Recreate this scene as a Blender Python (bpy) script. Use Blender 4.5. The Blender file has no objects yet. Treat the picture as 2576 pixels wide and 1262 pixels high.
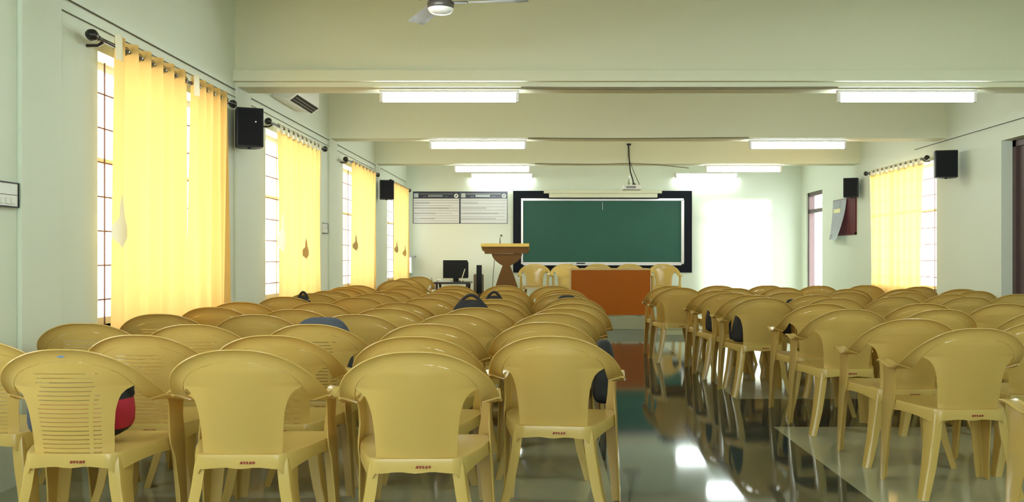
import bpy, bmesh, math, random
from mathutils import Vector, Matrix
random.seed(7)
PI = math.pi
scene = bpy.context.scene
COL = scene.collection

# ------------------------------------------------------------------ room
F = 2270.0                     # focal length in pixels of the 2576 px wide frame
CAM_Z = 1.15
XL, XR = -2.65, 4.93           # left and right wall faces
YB, YF = -3.2, 17.33           # back and front wall faces
ZC, ZS = 3.45, 2.60            # ceiling and beam soffits
DAIS_Z = 0.20
DAIS_Y = 14.22

# ------------------------------------------------------------------ materials
def mat(name, rgb, rough=0.5, metal=0.0, noise=0.0, nscale=8.0, spec=0.5, bump=0.0, bscale=60.0, coat=0.0, emit=None, estr=0.0):
    m = bpy.data.materials.new(name); m.use_nodes = True
    nt = m.node_tree; b = nt.nodes['Principled BSDF']
    b.inputs['Base Color'].default_value = (*rgb, 1)
    b.inputs['Roughness'].default_value = rough
    b.inputs['Metallic'].default_value = metal
    b.inputs['Specular IOR Level'].default_value = spec
    b.inputs['Coat Weight'].default_value = coat
    if emit:
        b.inputs['Emission Color'].default_value = (*emit, 1); b.inputs['Emission Strength'].default_value = estr
    tc = nt.nodes.new('ShaderNodeTexCoord')
    if noise > 0:
        n = nt.nodes.new('ShaderNodeTexNoise'); n.inputs['Scale'].default_value = nscale; n.inputs['Detail'].default_value = 4
        nt.links.new(tc.outputs['Object'], n.inputs['Vector'])
        mx = nt.nodes.new('ShaderNodeMix'); mx.data_type = 'RGBA'
        mx.inputs[6].default_value = (*[max(0, c*(1-noise)) for c in rgb], 1)
        mx.inputs[7].default_value = (*[min(1, c*(1+noise)) for c in rgb], 1)
        nt.links.new(n.outputs['Fac'], mx.inputs[0]); nt.links.new(mx.outputs[2], b.inputs['Base Color'])
    if bump > 0:
        n = nt.nodes.new('ShaderNodeTexNoise'); n.inputs['Scale'].default_value = bscale
        nt.links.new(tc.outputs['Object'], n.inputs['Vector'])
        bp = nt.nodes.new('ShaderNodeBump'); bp.inputs['Strength'].default_value = bump; bp.inputs['Distance'].default_value = 0.01
        nt.links.new(n.outputs['Fac'], bp.inputs['Height']); nt.links.new(bp.outputs['Normal'], b.inputs['Normal'])
    return m

def sheet_mat(name, diff, trans, fac=0.5, wave=0.0, rough=None):
    """cloth or thin plastic that lets light through"""
    m = bpy.data.materials.new(name); m.use_nodes = True
    nt = m.node_tree; out = nt.nodes['Material Output']; b = nt.nodes['Principled BSDF']
    b.inputs['Base Color'].default_value = (*diff, 1)
    b.inputs['Roughness'].default_value = rough if rough else 0.9
    b.inputs['Specular IOR Level'].default_value = 0.5 if rough else 0.1
    t = nt.nodes.new('ShaderNodeBsdfTranslucent'); t.inputs['Color'].default_value = (*trans, 1)
    mx = nt.nodes.new('ShaderNodeMixShader'); mx.inputs[0].default_value = fac
    nt.links.new(b.outputs[0], mx.inputs[1]); nt.links.new(t.outputs[0], mx.inputs[2]); nt.links.new(mx.outputs[0], out.inputs[0])
    if wave:
        tc = nt.nodes.new('ShaderNodeTexCoord'); n = nt.nodes.new('ShaderNodeTexNoise')
        n.inputs['Scale'].default_value = 3.0; n.inputs['Detail'].default_value = 3
        mp = nt.nodes.new('ShaderNodeMapping'); mp.inputs['Scale'].default_value = (1, 1, .25)
        nt.links.new(tc.outputs['Object'], mp.inputs['Vector']); nt.links.new(mp.outputs[0], n.inputs['Vector'])
        c = nt.nodes.new('ShaderNodeMix'); c.data_type = 'RGBA'
        c.inputs[6].default_value = (*[v*(1-wave) for v in trans], 1); c.inputs[7].default_value = (*[min(1, v*(1+wave)) for v in trans], 1)
        nt.links.new(n.outputs['Fac'], c.inputs[0]); nt.links.new(c.outputs[2], t.inputs['Color'])
    return m

def glass_mat(name):
    m = bpy.data.materials.new(name); m.use_nodes = True
    nt = m.node_tree; out = nt.nodes['Material Output']; nt.nodes.remove(nt.nodes['Principled BSDF'])
    t = nt.nodes.new('ShaderNodeBsdfTransparent'); g = nt.nodes.new('ShaderNodeBsdfGlossy'); g.inputs['Roughness'].default_value = 0.02
    lw = nt.nodes.new('ShaderNodeLayerWeight'); lw.inputs['Blend'].default_value = 0.5
    pw = nt.nodes.new('ShaderNodeMath'); pw.operation = 'POWER'; pw.inputs[1].default_value = 5.0
    fr = nt.nodes.new('ShaderNodeMath'); fr.operation = 'MULTIPLY_ADD'; fr.inputs[1].default_value = 0.7; fr.inputs[2].default_value = 0.04
    nt.links.new(lw.outputs['Facing'], pw.inputs[0]); nt.links.new(pw.outputs[0], fr.inputs[0])
    mx = nt.nodes.new('ShaderNodeMixShader')
    nt.links.new(fr.outputs[0], mx.inputs[0]); nt.links.new(t.outputs[0], mx.inputs[1]); nt.links.new(g.outputs[0], mx.inputs[2])
    nt.links.new(mx.outputs[0], out.inputs[0]); return m

def grain_mat(name, c1, c2, rough=0.35, scale=(1.5, 1.5, 22)):
    m = bpy.data.materials.new(name); m.use_nodes = True
    nt = m.node_tree; b = nt.nodes['Principled BSDF']; b.inputs['Roughness'].default_value = rough; b.inputs['Specular IOR Level'].default_value = 0.15
    tc = nt.nodes.new('ShaderNodeTexCoord'); mp = nt.nodes.new('ShaderNodeMapping'); mp.inputs['Scale'].default_value = scale
    n = nt.nodes.new('ShaderNodeTexNoise'); n.inputs['Scale'].default_value = 2.5; n.inputs['Detail'].default_value = 6
    mx = nt.nodes.new('ShaderNodeMix'); mx.data_type = 'RGBA'; mx.inputs[6].default_value = (*c1, 1); mx.inputs[7].default_value = (*c2, 1)
    nt.links.new(tc.outputs['Object'], mp.inputs['Vector']); nt.links.new(mp.outputs[0], n.inputs['Vector'])
    nt.links.new(n.outputs['Fac'], mx.inputs[0]); nt.links.new(mx.outputs[2], b.inputs['Base Color']); return m

WALL = (0.70, 0.76, 0.67)
M = {
 'wall': mat('wall_paint', WALL, 0.75, noise=0.02, nscale=1.5),
 'ceil': mat('ceiling_paint', (0.72, 0.74, 0.58), 0.85, noise=0.02, nscale=1.0),
 'beam': mat('beam_paint', (0.72, 0.73, 0.57), 0.8),
 'floor_light': mat('light_tile', (0.33, 0.34, 0.235), 0.10, noise=0.06, nscale=2.0, spec=0.5),
 'floor_dark': mat('dark_tile', (0.028, 0.044, 0.042), 0.06, noise=0.1, nscale=3.0, spec=0.5),
 'dais': mat('dais_tile', (0.30, 0.32, 0.22), 0.25, noise=0.05),
 'plastic': sheet_mat('cream_plastic', (0.58, 0.43, 0.128), (0.90, 0.45, 0.05), 0.20, rough=0.20),
 'print': mat('red_print', (0.22, 0.02, 0.012), 0.5),
 'oval': mat('grey_print', (0.15, 0.2, 0.3), 0.4),
 'curtain': sheet_mat('yellow_curtain', (0.78, 0.55, 0.20), (0.80, 0.49, 0.165), 0.5, wave=0.10),
 'lining': sheet_mat('cream_lining', (0.8, 0.77, 0.6), (0.85, 0.8, 0.6), 0.3),
 'black_metal': mat('black_metal', (0.02, 0.018, 0.015), 0.35, 0.3),
 'steel': mat('steel_ring', (0.55, 0.55, 0.5), 0.25, 0.9),
 'brown_bar': mat('brown_bar', (0.13, 0.05, 0.03), 0.5),
 'brown_frame': mat('brown_frame', (0.09, 0.055, 0.055), 0.4, noise=0.1),
 'white_frame': mat('white_frame', (0.8, 0.8, 0.76), 0.5),
 'glass': glass_mat('window_glass'),
 'speaker': mat('speaker_black', (0.010, 0.011, 0.014), 0.45, spec=0.3),
 'grille': mat('speaker_grille', (0.008, 0.009, 0.012), 0.6, spec=0.15, bump=0.3, bscale=400),
 'green': mat('chalkboard_green', (0.028, 0.105, 0.078), 0.5, noise=0.08, nscale=2.0, spec=0.2),
 'board_black': mat('board_surround', (0.004, 0.005, 0.011), 0.5, spec=0.12),
 'alu': mat('aluminium_trim', (0.62, 0.60, 0.60), 0.35, 0.4),
 'cream_case': mat('screen_casing', (0.68, 0.68, 0.52), 0.45),
 'orange': grain_mat('orange_laminate', (0.30, 0.075, 0.002), (0.35, 0.092, 0.003), 0.5),
 'tan': mat('tan_edge', (0.55, 0.36, 0.13), 0.45),
 'lectern': grain_mat('lectern_wood', (0.115, 0.052, 0.013), (0.14, 0.066, 0.018), 0.5),
 'lectern_top': grain_mat('lectern_top_wood', (0.62, 0.42, 0.10), (0.68, 0.48, 0.13), 0.4),
 'lamp_white': mat('lamp_housing', (0.8, 0.8, 0.78), 0.4),
 'cable': mat('brown_cable', (0.22, 0.19, 0.12), 0.6),
 'dark_cable': mat('dark_cable', (0.05, 0.05, 0.04), 0.6),
 'fan_dark': mat('fan_motor', (0.07, 0.06, 0.055), 0.35, 0.2),
 'fan_blade': mat('fan_blade', (0.30, 0.30, 0.23), 0.4),
 'chrome': mat('fan_ring', (0.9, 0.92, 0.92), 0.2, 0.2),
 'bag_black': mat('black_fabric', (0.012, 0.012, 0.014), 0.8, bump=0.3, bscale=90),
 'bag_blue': mat('blue_grey_fabric', (0.045, 0.055, 0.075), 0.8, bump=0.3, bscale=90),
 'bag_red': mat('red_fabric', (0.42, 0.014, 0.05), 0.75, bump=0.3, bscale=90),
 'poster_white': mat('poster_white', (0.66, 0.68, 0.70), 0.35),
 'poster_navy': mat('poster_navy', (0.010, 0.014, 0.035), 0.3),
 'poster_grey': mat('poster_grey', (0.20, 0.22, 0.25), 0.4),
 'poster_pale': mat('poster_pale', (0.45, 0.50, 0.53), 0.4),
 'maroon': mat('maroon_felt', (0.10, 0.008, 0.012), 0.8),
 'paper_blue': mat('poster_paper', (0.74, 0.80, 0.88), 0.5, noise=0.08, nscale=4),
 'yellow_print': mat('yellow_print', (0.75, 0.72, 0.35), 0.5),
 'dark_wood': mat('dark_table', (0.02, 0.014, 0.018), 0.3),
 'chair_brown': mat('brown_upholstery', (0.13, 0.10, 0.055), 0.7),
 'screen_black': mat('monitor_black', (0.007, 0.008, 0.009), 0.5, spec=0.2),
 'white_plastic': mat('white_plastic', (0.72, 0.74, 0.72), 0.4),
 'chalk': mat('chalk', (0.8, 0.8, 0.8), 0.9),
}
def lamp_mat(name, s):
    m = bpy.data.materials.new(name); m.use_nodes = True
    nt = m.node_tree; out = nt.nodes['Material Output']; nt.nodes.remove(nt.nodes['Principled BSDF'])
    e = nt.nodes.new('ShaderNodeEmission'); e.inputs['Color'].default_value = (0.90, 1.0, 0.97, 1); e.inputs['Strength'].default_value = s
    nt.links.new(e.outputs[0], out.inputs[0]); return m
M['lamp'] = lamp_mat('lamp_glow', 55.0)

# ------------------------------------------------------------------ helpers
def new_bm(): return bmesh.new()

def finish(name, bm, m, parent=None, smooth=None, mesh_only=False, recalc=True):
    if recalc: bmesh.ops.recalc_face_normals(bm, faces=bm.faces[:])
    me = bpy.data.meshes.new(name); bm.to_mesh(me); bm.free()
    for mm in (m if isinstance(m, (list, tuple)) else [m]): me.materials.append(M[mm] if isinstance(mm, str) else mm)
    if smooth is not None:
        for p in me.polygons: p.use_smooth = True
        me.set_sharp_from_angle(angle=math.radians(smooth))
    if mesh_only: return me
    o = bpy.data.objects.new(name, me); COL.objects.link(o)
    if parent: o.parent = parent
    return o

def box(bm, x0, x1, y0, y1, z0, z1, bevel=0.0, mi=0):
    r = bmesh.ops.create_cube(bm, size=1.0)
    vs = r['verts']
    for v in vs:
        v.co = Vector((x0+(v.co.x+.5)*(x1-x0), y0+(v.co.y+.5)*(y1-y0), z0+(v.co.z+.5)*(z1-z0)))
    fs = set(f for v in vs for f in v.link_faces)
    for f in fs: f.material_index = mi
    if bevel:
        es = list(set(e for v in vs for e in v.link_edges))
        bmesh.ops.bevel(bm, geom=es, offset=bevel, segments=2, profile=0.6, affect='EDGES')

def cyl(bm, p0, p1, r0, r1=None, seg=12, caps=True):
    if r1 is None: r1 = r0
    p0, p1 = Vector(p0), Vector(p1); d = p1-p0
    q = d.to_track_quat('Z', 'Y').to_matrix()
    a, b = [], []
    for i in range(seg):
        t = 2*PI*i/seg; v = Vector((math.cos(t), math.sin(t), 0))
        a.append(bm.verts.new(p0+q@(v*r0))); b.append(bm.verts.new(p1+q@(v*r1)))
    for i in range(seg):
        j = (i+1) % seg; bm.faces.new((a[i], a[j], b[j], b[i]))
    if caps: bm.faces.new(a[::-1]); bm.faces.new(b)

def tube(bm, pts, r, seg=8):
    pts = [Vector(p) for p in pts]; rings = []
    up = Vector((0.13, 0.21, 0.97)).normalized()
    for i, p in enumerate(pts):
        t = (pts[min(i+1, len(pts)-1)]-pts[max(i-1, 0)]).normalized()
        n = t.cross(up)
        if n.length < 0.05: n = t.cross(Vector((1, 0, 0)))
        n.normalize(); b = t.cross(n)
        rr = r[i] if isinstance(r, (list, tuple)) else r
        rings.append([bm.verts.new(p+n*rr*math.cos(2*PI*k/seg)+b*rr*math.sin(2*PI*k/seg)) for k in range(seg)])
    for a, b in zip(rings, rings[1:]):
        for k in range(seg):
            j = (k+1) % seg; bm.faces.new((a[k], a[j], b[j], b[k]))
    bm.faces.new(rings[0][::-1]); bm.faces.new(rings[-1])

def lathe(bm, prof, seg=24, c=(0, 0, 0), axis='Z'):
    rings = []
    for r, z in prof:
        ring = []
        for k in range(seg):
            a = 2*PI*k/seg; p = Vector((r*math.cos(a), r*math.sin(a), z))
            if axis == 'Y': p = Vector((p.x, p.z, p.y))
            ring.append(bm.verts.new(p+Vector(c)))
        rings.append(ring)
    for a, b in zip(rings, rings[1:]):
        for k in range(seg):
            j = (k+1) % seg; bm.faces.new((a[k], a[j], b[j], b[k]))
    bm.faces.new(rings[0][::-1]); bm.faces.new(rings[-1])

def grid(bm, rows, skip=None):
    """rows of points -> quads"""
    vs = [[bm.verts.new(p) for p in r] for r in rows]
    for i in range(len(vs)-1):
        for j in range(len(vs[i])-1):
            if skip and skip(i, j): continue
            bm.faces.new((vs[i][j], vs[i][j+1], vs[i+1][j+1], vs[i+1][j]))
    return vs

def prism(bm, pts, axis, a, b):
    """polygon pts (2D) extruded from a to b along axis ('Y': pts are x,z; 'X': pts are y,z; 'Z': x,y)"""
    def P(p, t):
        return {'Y': (p[0], t, p[1]), 'X': (t, p[0], p[1]), 'Z': (p[0], p[1], t)}[axis]
    A = [bm.verts.new(P(p, a)) for p in pts]; B = [bm.verts.new(P(p, b)) for p in pts]
    n = len(pts)
    for i in range(n):
        j = (i+1) % n; bm.faces.new((A[i], A[j], B[j], B[i]))
    bm.faces.new(A[::-1]); bm.faces.new(B)

def tag(o, label=None, cat=None, group=None, kind=None):
    if label: o['label'] = label
    if cat: o['category'] = cat
    if group: o['group'] = group
    if kind: o['kind'] = kind
    return o

def thing(name, label, cat, loc=(0, 0, 0), rz=0.0, group=None):
    o = bpy.data.objects.new(name, None); COL.objects.link(o)
    o.location = loc; o.rotation_euler = (0, 0, rz); o.empty_display_size = 0.1
    return tag(o, label, cat, group)

def copy_tree(o, parent=None):
    c = o.copy(); COL.objects.link(c)
    if parent: c.parent = parent
    for ch in list(o.children): copy_tree(ch, c)
    return c

def lerp(a, b, t): return a+(b-a)*t
def interp(tab, v):
    if v <= tab[0][0]: return tab[0][1]
    for (a, fa), (b, fb) in zip(tab, tab[1:]):
        if v <= b:
            t = (v-a)/(b-a)
            if isinstance(fa, (tuple, list)): return tuple(lerp(p, q, t) for p, q in zip(fa, fb))
            return lerp(fa, fb, t)
    return tab[-1][1]
def cr(P, t):
    """Catmull-Rom through list of vectors, t in [0, n-1]"""
    n = len(P); i = min(int(t), n-2); u = t-i
    p0, p1, p2, p3 = P[max(i-1, 0)], P[i], P[i+1], P[min(i+2, n-1)]
    return 0.5*((2*p1)+(-p0+p2)*u+(2*p0-5*p1+4*p2-p3)*u*u+(-p0+3*p1-3*p2+p3)*u**3)

# ------------------------------------------------------------------ shell
def side_wall(name, xf, out, holes):
    """wall with its inner face at xf, thickness .25 outward; holes = [(y0,y1,z0,z1)]"""
    bm = new_bm(); T = 0.25*out
    xa, xb = min(xf, xf+T), max(xf, xf+T)
    y = YB
    for (y0, y1, z0, z1) in sorted(holes):
        box(bm, xa, xb, y, y0, 0, ZC)
        if z0 > 0: box(bm, xa, xb, y0, y1, 0, z0)
        box(bm, xa, xb, y0, y1, z1, ZC)
        y = y1
    box(bm, xa, xb, y, YF+0.25, 0, ZC)
    return tag(finish(name, bm, 'wall'), kind='structure')

WZ0, WZ1 = 0.72, 2.37
LW = [(-1.1, 0.75), (2.15, 3.95), (5.35, 7.22), (8.57, 10.35), (11.86, 13.68), (15.20, 16.93)]
side_wall('wall_left', XL, -1, [(a, b, WZ0, WZ1) for a, b in LW])
RW = (11.35, 13.42)
D1 = (16.02, 16.98); D2 = (8.75, 9.74)
BW = []
side_wall('wall_right', XR, 1, [(RW[0], RW[1], WZ0, 2.37), (D1[0], D1[1], 0, 2.34), (D2[0], D2[1], 0, 2.40)]+[(a, b, WZ0, WZ1) for a, b in BW])
bm = new_bm(); box(bm, XL-.25, XR+.25, YF, YF+.25, 0, ZC); tag(finish('wall_front', bm, 'wall'), kind='structure')
bm = new_bm()
box(bm, XL-.25, -2.2, YB-.25, YB, 0, ZC); box(bm, 1.3, XR+.25, YB-.25, YB, 0, ZC)
box(bm, -2.2, 1.3, YB-.25, YB, 0, .85); box(bm, -2.2, 1.3, YB-.25, YB, 2.5, ZC); box(bm, -.55, -.35, YB-.25, YB, .85, 2.5)  # unseen wide opening added to throw daylight on the near chair backs
tag(finish('wall_back', bm, 'wall'), kind='structure')
bm = new_bm(); box(bm, XL-.25, XR+.25, YB-.25, YF+.25, ZC, ZC+.2); tag(finish('ceiling', bm, 'ceil'), kind='structure')

# floor: light panels, dark aisle and dark cross bands
bm = new_bm()
xs = [XL-.25, 0.33, 1.545, XR+.25]; ys = [YB-.25, 0.1, 1.3, 6.10, 7.30, 12.1, 13.3, YF+.25]
vs = [[bm.verts.new((x, y, 0)) for x in xs] for y in ys]
vb = [[bm.verts.new((x, y, -.1)) for x in xs] for y in ys]
for i in range(len(ys)-1):
    for j in range(3):
        f = bm.faces.new((vs[i][j], vs[i][j+1], vs[i+1][j+1], vs[i+1][j]))
        f.material_index = 1 if (j == 1 or i in (1, 3, 5)) else 0
        bm.faces.new((vb[i][j+1], vb[i][j], vb[i+1][j], vb[i+1][j+1]))
tag(finish('floor', bm, ['floor_light', 'floor_dark'], recalc=False), kind='structure')

# beams
BEAMS = [-1.95, 1.30, 4.55, 7.72, 11.07, 14.10]
for n, y in enumerate(BEAMS):
    bm = new_bm(); box(bm, XL, XR, y, y+.30, ZS, ZC)
    tag(finish('trim_%d' % (n+1), bm, 'beam'), kind='structure')
# pilasters under the beams on both walls
for n, y in enumerate(BEAMS):
    bm = new_bm(); box(bm, XL, XL+.025, y-.02, y+.36, 0, ZS, .006)
    tag(finish('trim_%d' % (n+7), bm, 'wall'), kind='structure')
# ledge on the near beam (lighter trunking running its full width)
bm = new_bm(); box(bm, XL, XR, 7.66, 7.72, 2.64, 2.735, .004); tag(finish('trim_13', bm, 'ceil'), kind='structure')

# platform
bm = new_bm(); box(bm, -.98, 4.30, DAIS_Y, YF-.004, 0, DAIS_Z, .006)
tag(finish('teaching_platform', bm, 'dais'), 'low tiled teaching platform along the front wall under the chalkboard', 'platform')

# ------------------------------------------------------------------ windows
wn = [0]
def window(xf, out, y0, y1, z0, z1, bars=True):
    wn[0] += 1
    root = bpy.data.objects.new('window_%d' % wn[0], None); COL.objects.link(root); root.location = (xf, (y0+y1)/2, z0)
    root['kind'] = 'structure'
    L = (y1-y0)/2; H = z1-z0; X = lambda a: out*a
    def bx(bm, a, b, *r): box(bm, min(X(a), X(b)), max(X(a), X(b)), *r)
    bm = new_bm()
    bx(bm, .16, .21, -L, -L+.03, 0, H); bx(bm, .16, .21, L-.03, L, 0, H)
    bx(bm, .16, .21, -L, L, 0, .045); bx(bm, .16, .21, -L, L, H-.045, H)
    bx(bm, .16, .21, -.02, .02, .045, H-.045); bx(bm, .155, .215, -L, L, H*.62, H*.62+.03)
    finish('window_frame', bm, 'white_frame', root)
    bm = new_bm(); bx(bm, .185, .189, -L+.04, L-.04, .04, H-.04); finish('glass_pane', bm, 'glass', root)
    if bars:
        bm = new_bm(); k = .16
        while k < H-.05:
            cyl(bm, (X(.13), -L, k), (X(.13), L, k), .0055, seg=6); k += .215
        for q in (-L+.35, 0, L-.35): cyl(bm, (X(.13), q, 0), (X(.13), q, H), .0055, seg=6)
        finish('window_bars', bm, 'brown_bar', root)
    bm = new_bm(); bx(bm, -.03, .25, -L, L, -.03, 0); finish('window_sill', bm, 'white_frame', root)
for a, b in LW: window(XL, -1, a, b, WZ0, WZ1)
window(XR, 1, RW[0], RW[1], WZ0, 2.37)
for a, b in BW: window(XR, 1, a, b, WZ0, WZ1)

# ------------------------------------------------------------------ curtains
def curtain_panel(name, xr, y0, y1, z0, z1, folds, amp, seed, parent, squeeze=0.0, lean=0.0):
    rnd = random.Random(seed)
    ph = [rnd.uniform(0, 6.28) for _ in range(4)]
    nx, nz = folds*10, 30
    rows = []
    for i in range(nz+1):
        t = i/nz; z = lerp(z1, z0, t)
        row = []
        for j in range(nx+1):
            u = j/nx
            a = amp*(1-.35*t)
            d = a*math.sin(2*PI*folds*u+ph[0]*0+.6*t*math.sin(3*u+ph[1]))
            d += amp*.55*t*math.sin(2*PI*folds*.47*u+ph[2])+amp*.25*t*math.sin(2*PI*folds*1.7*u+ph[3])
            y = lerp(y0, y1, u)
            y += squeeze*math.sin(PI*t)*(0.5-u)*2*(y1-y0)*.5+lean*t*(y1-y0)
            row.append(Vector((xr+d, y, z)))
        rows.append(row)
    bm = new_bm(); grid(bm, rows)
    return finish(name, bm, 'curtain', parent, smooth=180, recalc=False)

def rod(xr, y0, y1, z, label, wall_x, group='curtain rods over the windows'):
    out = 1 if wall_x > xr else -1
    r = thing('curtain_rod', label, 'curtain rod', (xr, (y0+y1)/2, z), 0, group)
    L = (y1-y0)/2
    bm = new_bm(); cyl(bm, (0, -L, 0), (0, L, 0), .012); finish('pole', bm, 'black_metal', r, smooth=40)
    for s in (-1, 1):
        bm = new_bm()
        lathe(bm, [(.004, 0), (.016, .002), (.018, .02), (.012, .028), (.028, .05), (.035, .075), (.028, .10), (.006, .112)], 14, axis='Y')
        for v in bm.verts: v.co.y = s*(L+v.co.y)
        finish('finial', bm, 'black_metal', r, smooth=60)
        bm = new_bm(); tube(bm, [(0, s*(L-.05), -.012), (out*.03, s*(L-.05), -.03), (wall_x-xr, s*(L-.05), -.03)], .009)
        finish('bracket', bm, 'black_metal', r, smooth=40)
    return r

def curtain(label, xr, y0, y1, z0, z1, folds, amp, seed, style='eyelet', sq=0.0, lean=0.0, tie=None, zr=2.40, hem=False):
    c = thing('curtain', label, 'curtain', (0, 0, 0), 0, 'yellow curtains')
    curtain_panel('curtain_cloth', xr, y0, y1, z0, z1, folds, amp, seed, c, sq, lean)
    n = folds if style == 'eyelet' else max(4, int((y1-y0)/.16))
    if style == 'eyelet':
        for k in range(folds*2):
            y = y0+(y1-y0)*(k+.5)/(folds*2)
            bm = new_bm()
            lathe(bm, [(.020, -.004), (.029, -.004), (.029, .004), (.020, .004), (.020, -.004)][:4], 14, axis='Y')
            for v in bm.verts: v.co += Vector((xr, y, zr))
            finish('eyelet', bm, 'steel', c, smooth=40)
    else:
        for k in range(n):
            y = y0+(y1-y0)*(k+.5)/n; w = (y1-y0)/n*.30
            bm = new_bm(); rows = []
            for q in range(13):
                a = 2*PI*q/12
                rows.append([Vector((xr+.018*math.sin(a), y-w, zr-.012+.040*math.cos(a)*(1 if math.cos(a) > 0 else 1.6))), Vector((xr+.018*math.sin(a), y+w, zr-.012+.040*math.cos(a)*(1 if math.cos(a) > 0 else 1.6)))])
            grid(bm, rows); finish('curtain_loop', bm, 'lining', c, smooth=180, recalc=False)
    if hem:
        bm = new_bm(); rows = []
        for q in range(7):
            a = q/6; rows.append([Vector((xr+.05+.02*math.sin(3*a), lerp(hem[0], hem[1], a), zr+.05)), Vector((xr+.055+.02*math.sin(3*a), lerp(hem[0], hem[1], a), zr-.10))])
        grid(bm, rows); finish('folded_corner', bm, 'lining', c, smooth=180, recalc=False)
    if tie:
        for (ty, tz, s) in tie:
            bm = new_bm(); x = xr+.05 if xr < 0 else xr-.05
            rows = [[Vector((x, ty-.004, tz+.20*s)), Vector((x+.01, ty+.004, tz+.30*s))],
                    [Vector((x, ty-.012, tz+.10*s)), Vector((x+.02, ty+.012, tz+.10*s))],
                    [Vector((x-.03, ty-.035*s*2, tz+.02*s)), Vector((x+.03, ty+.02, tz+.03*s))],
                    [Vector((x-.03, ty-.03*s*2, tz-.07*s)), Vector((x+.03, ty+.02, tz-.07*s))],
                    [Vector((x, ty-.01, tz-.12*s)), Vector((x+.01, ty+.005, tz-.15*s))]]
            grid(bm, rows); finish('tieback', bm, 'tan' if s < .7 else 'lining', c, smooth=60, recalc=False)
    return c

XRD = -2.555
rod(XRD, 5.17, 7.32, 2.40, 'black curtain rod over the window nearest the camera on the left', XL)
curtain('yellow eyelet curtain nearest the camera on the left, wider panel', XRD, 5.36, 6.44, .48, 2.455, 6, .042, 1, tie=[(5.33, 1.31, .72)], lean=.0, hem=(5.26, 5.34))
curtain('narrower yellow eyelet curtain beside the nearest left wall speaker', XRD, 6.52, 7.26, .48, 2.455, 5, .040, 5, hem=(6.44, 6.53))
rod(XRD, 8.42, 10.42, 2.40, 'black curtain rod over the second left window from the camera', XL)
curtain('yellow loop-top curtain on the second left window from the camera', XRD, 8.62, 10.30, .50, 2.345, 9, .026, 9, style='loop', sq=0.05, tie=[(8.60, 1.32, .9), (9.45, 1.20, .5)])
rod(XRD, 11.66, 13.75, 2.40, 'black curtain rod over the third left window from the camera', XL)
curtain('yellow curtain on the third left window, behind the far rows', XRD, 11.95, 13.66, .50, 2.41, 7, .034, 12, style='eyelet', sq=0.03, tie=[(11.95, 1.30, .5)])
rod(XRD, 15.05, 16.98, 2.40, 'black curtain rod over the left window nearest the front wall', XL)
curtain('yellow curtain half behind the far left speaker', XRD, 15.30, 16.12, .50, 2.41, 4, .034, 15, tie=[(15.25, 1.28, .5)])
curtain('yellow curtain in the front left corner by the posters', XRD, 16.14, 16.90, .50, 2.41, 4, .034, 18, tie=[(16.15, 1.22, .5)])
XRR = 4.84
rod(XRR, 11.50, 13.52, 2.40, 'black curtain rod over the window of the right wall', XR)
curtain('yellow loop-top curtain on the only visible window of the right wall', XRR, 11.55, 13.40, .50, 2.345, 8, .030, 21, style='loop', sq=0.03)

# ------------------------------------------------------------------ doors
def door(n, y0, y1, z1, transom, fx, leaf):
    root = bpy.data.objects.new('door_%d' % n, None); COL.objects.link(root); root.location = (XR+fx, (y0+y1)/2, 0); root['kind'] = 'structure'
    L = (y1-y0)/2
    bm = new_bm()
    box(bm, 0, .10, -L, -L+.07, 0, z1); box(bm, 0, .10, L-.07, L, 0, z1); box(bm, 0, .10, -L, L, z1-.07, z1)
    if transom: box(bm, 0, .10, -L, L, transom-.035, transom+.035)
    finish('door_frame', bm, 'brown_frame', root)
    if transom:
        bm = new_bm(); box(bm, .05, .054, -L+.06, L-.06, transom+.03, z1-.06); finish('transom_glass', bm, 'glass', root)
    if leaf == 'open': return          # the first door stands open, its leaf out of sight behind the outer wall
    bm = new_bm(); box(bm, .03, .07, -L+.07, L-.07, .01, z1-.07)
    for a, b in ((.15, 1.0), (1.15, z1-.25)): box(bm, .02, .03, -L+.18, L-.18, a, b, .004)
    lf = finish('door_leaf', bm, 'brown_frame', root)
    bm = new_bm(); cyl(bm, (.03, -L+.13, 1.02), (-.02, -L+.13, 1.02), .012); cyl(bm, (-.02, -L+.13, 1.02), (-.02, -L+.24, 1.02), .009)
    finish('door_handle', bm, 'steel', lf, smooth=40)
door(1, D1[0], D1[1], 2.34, 1.99, .03, 'open')
door(2, D2[0], D2[1], 2.40, None, .12, 'closed')

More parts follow.
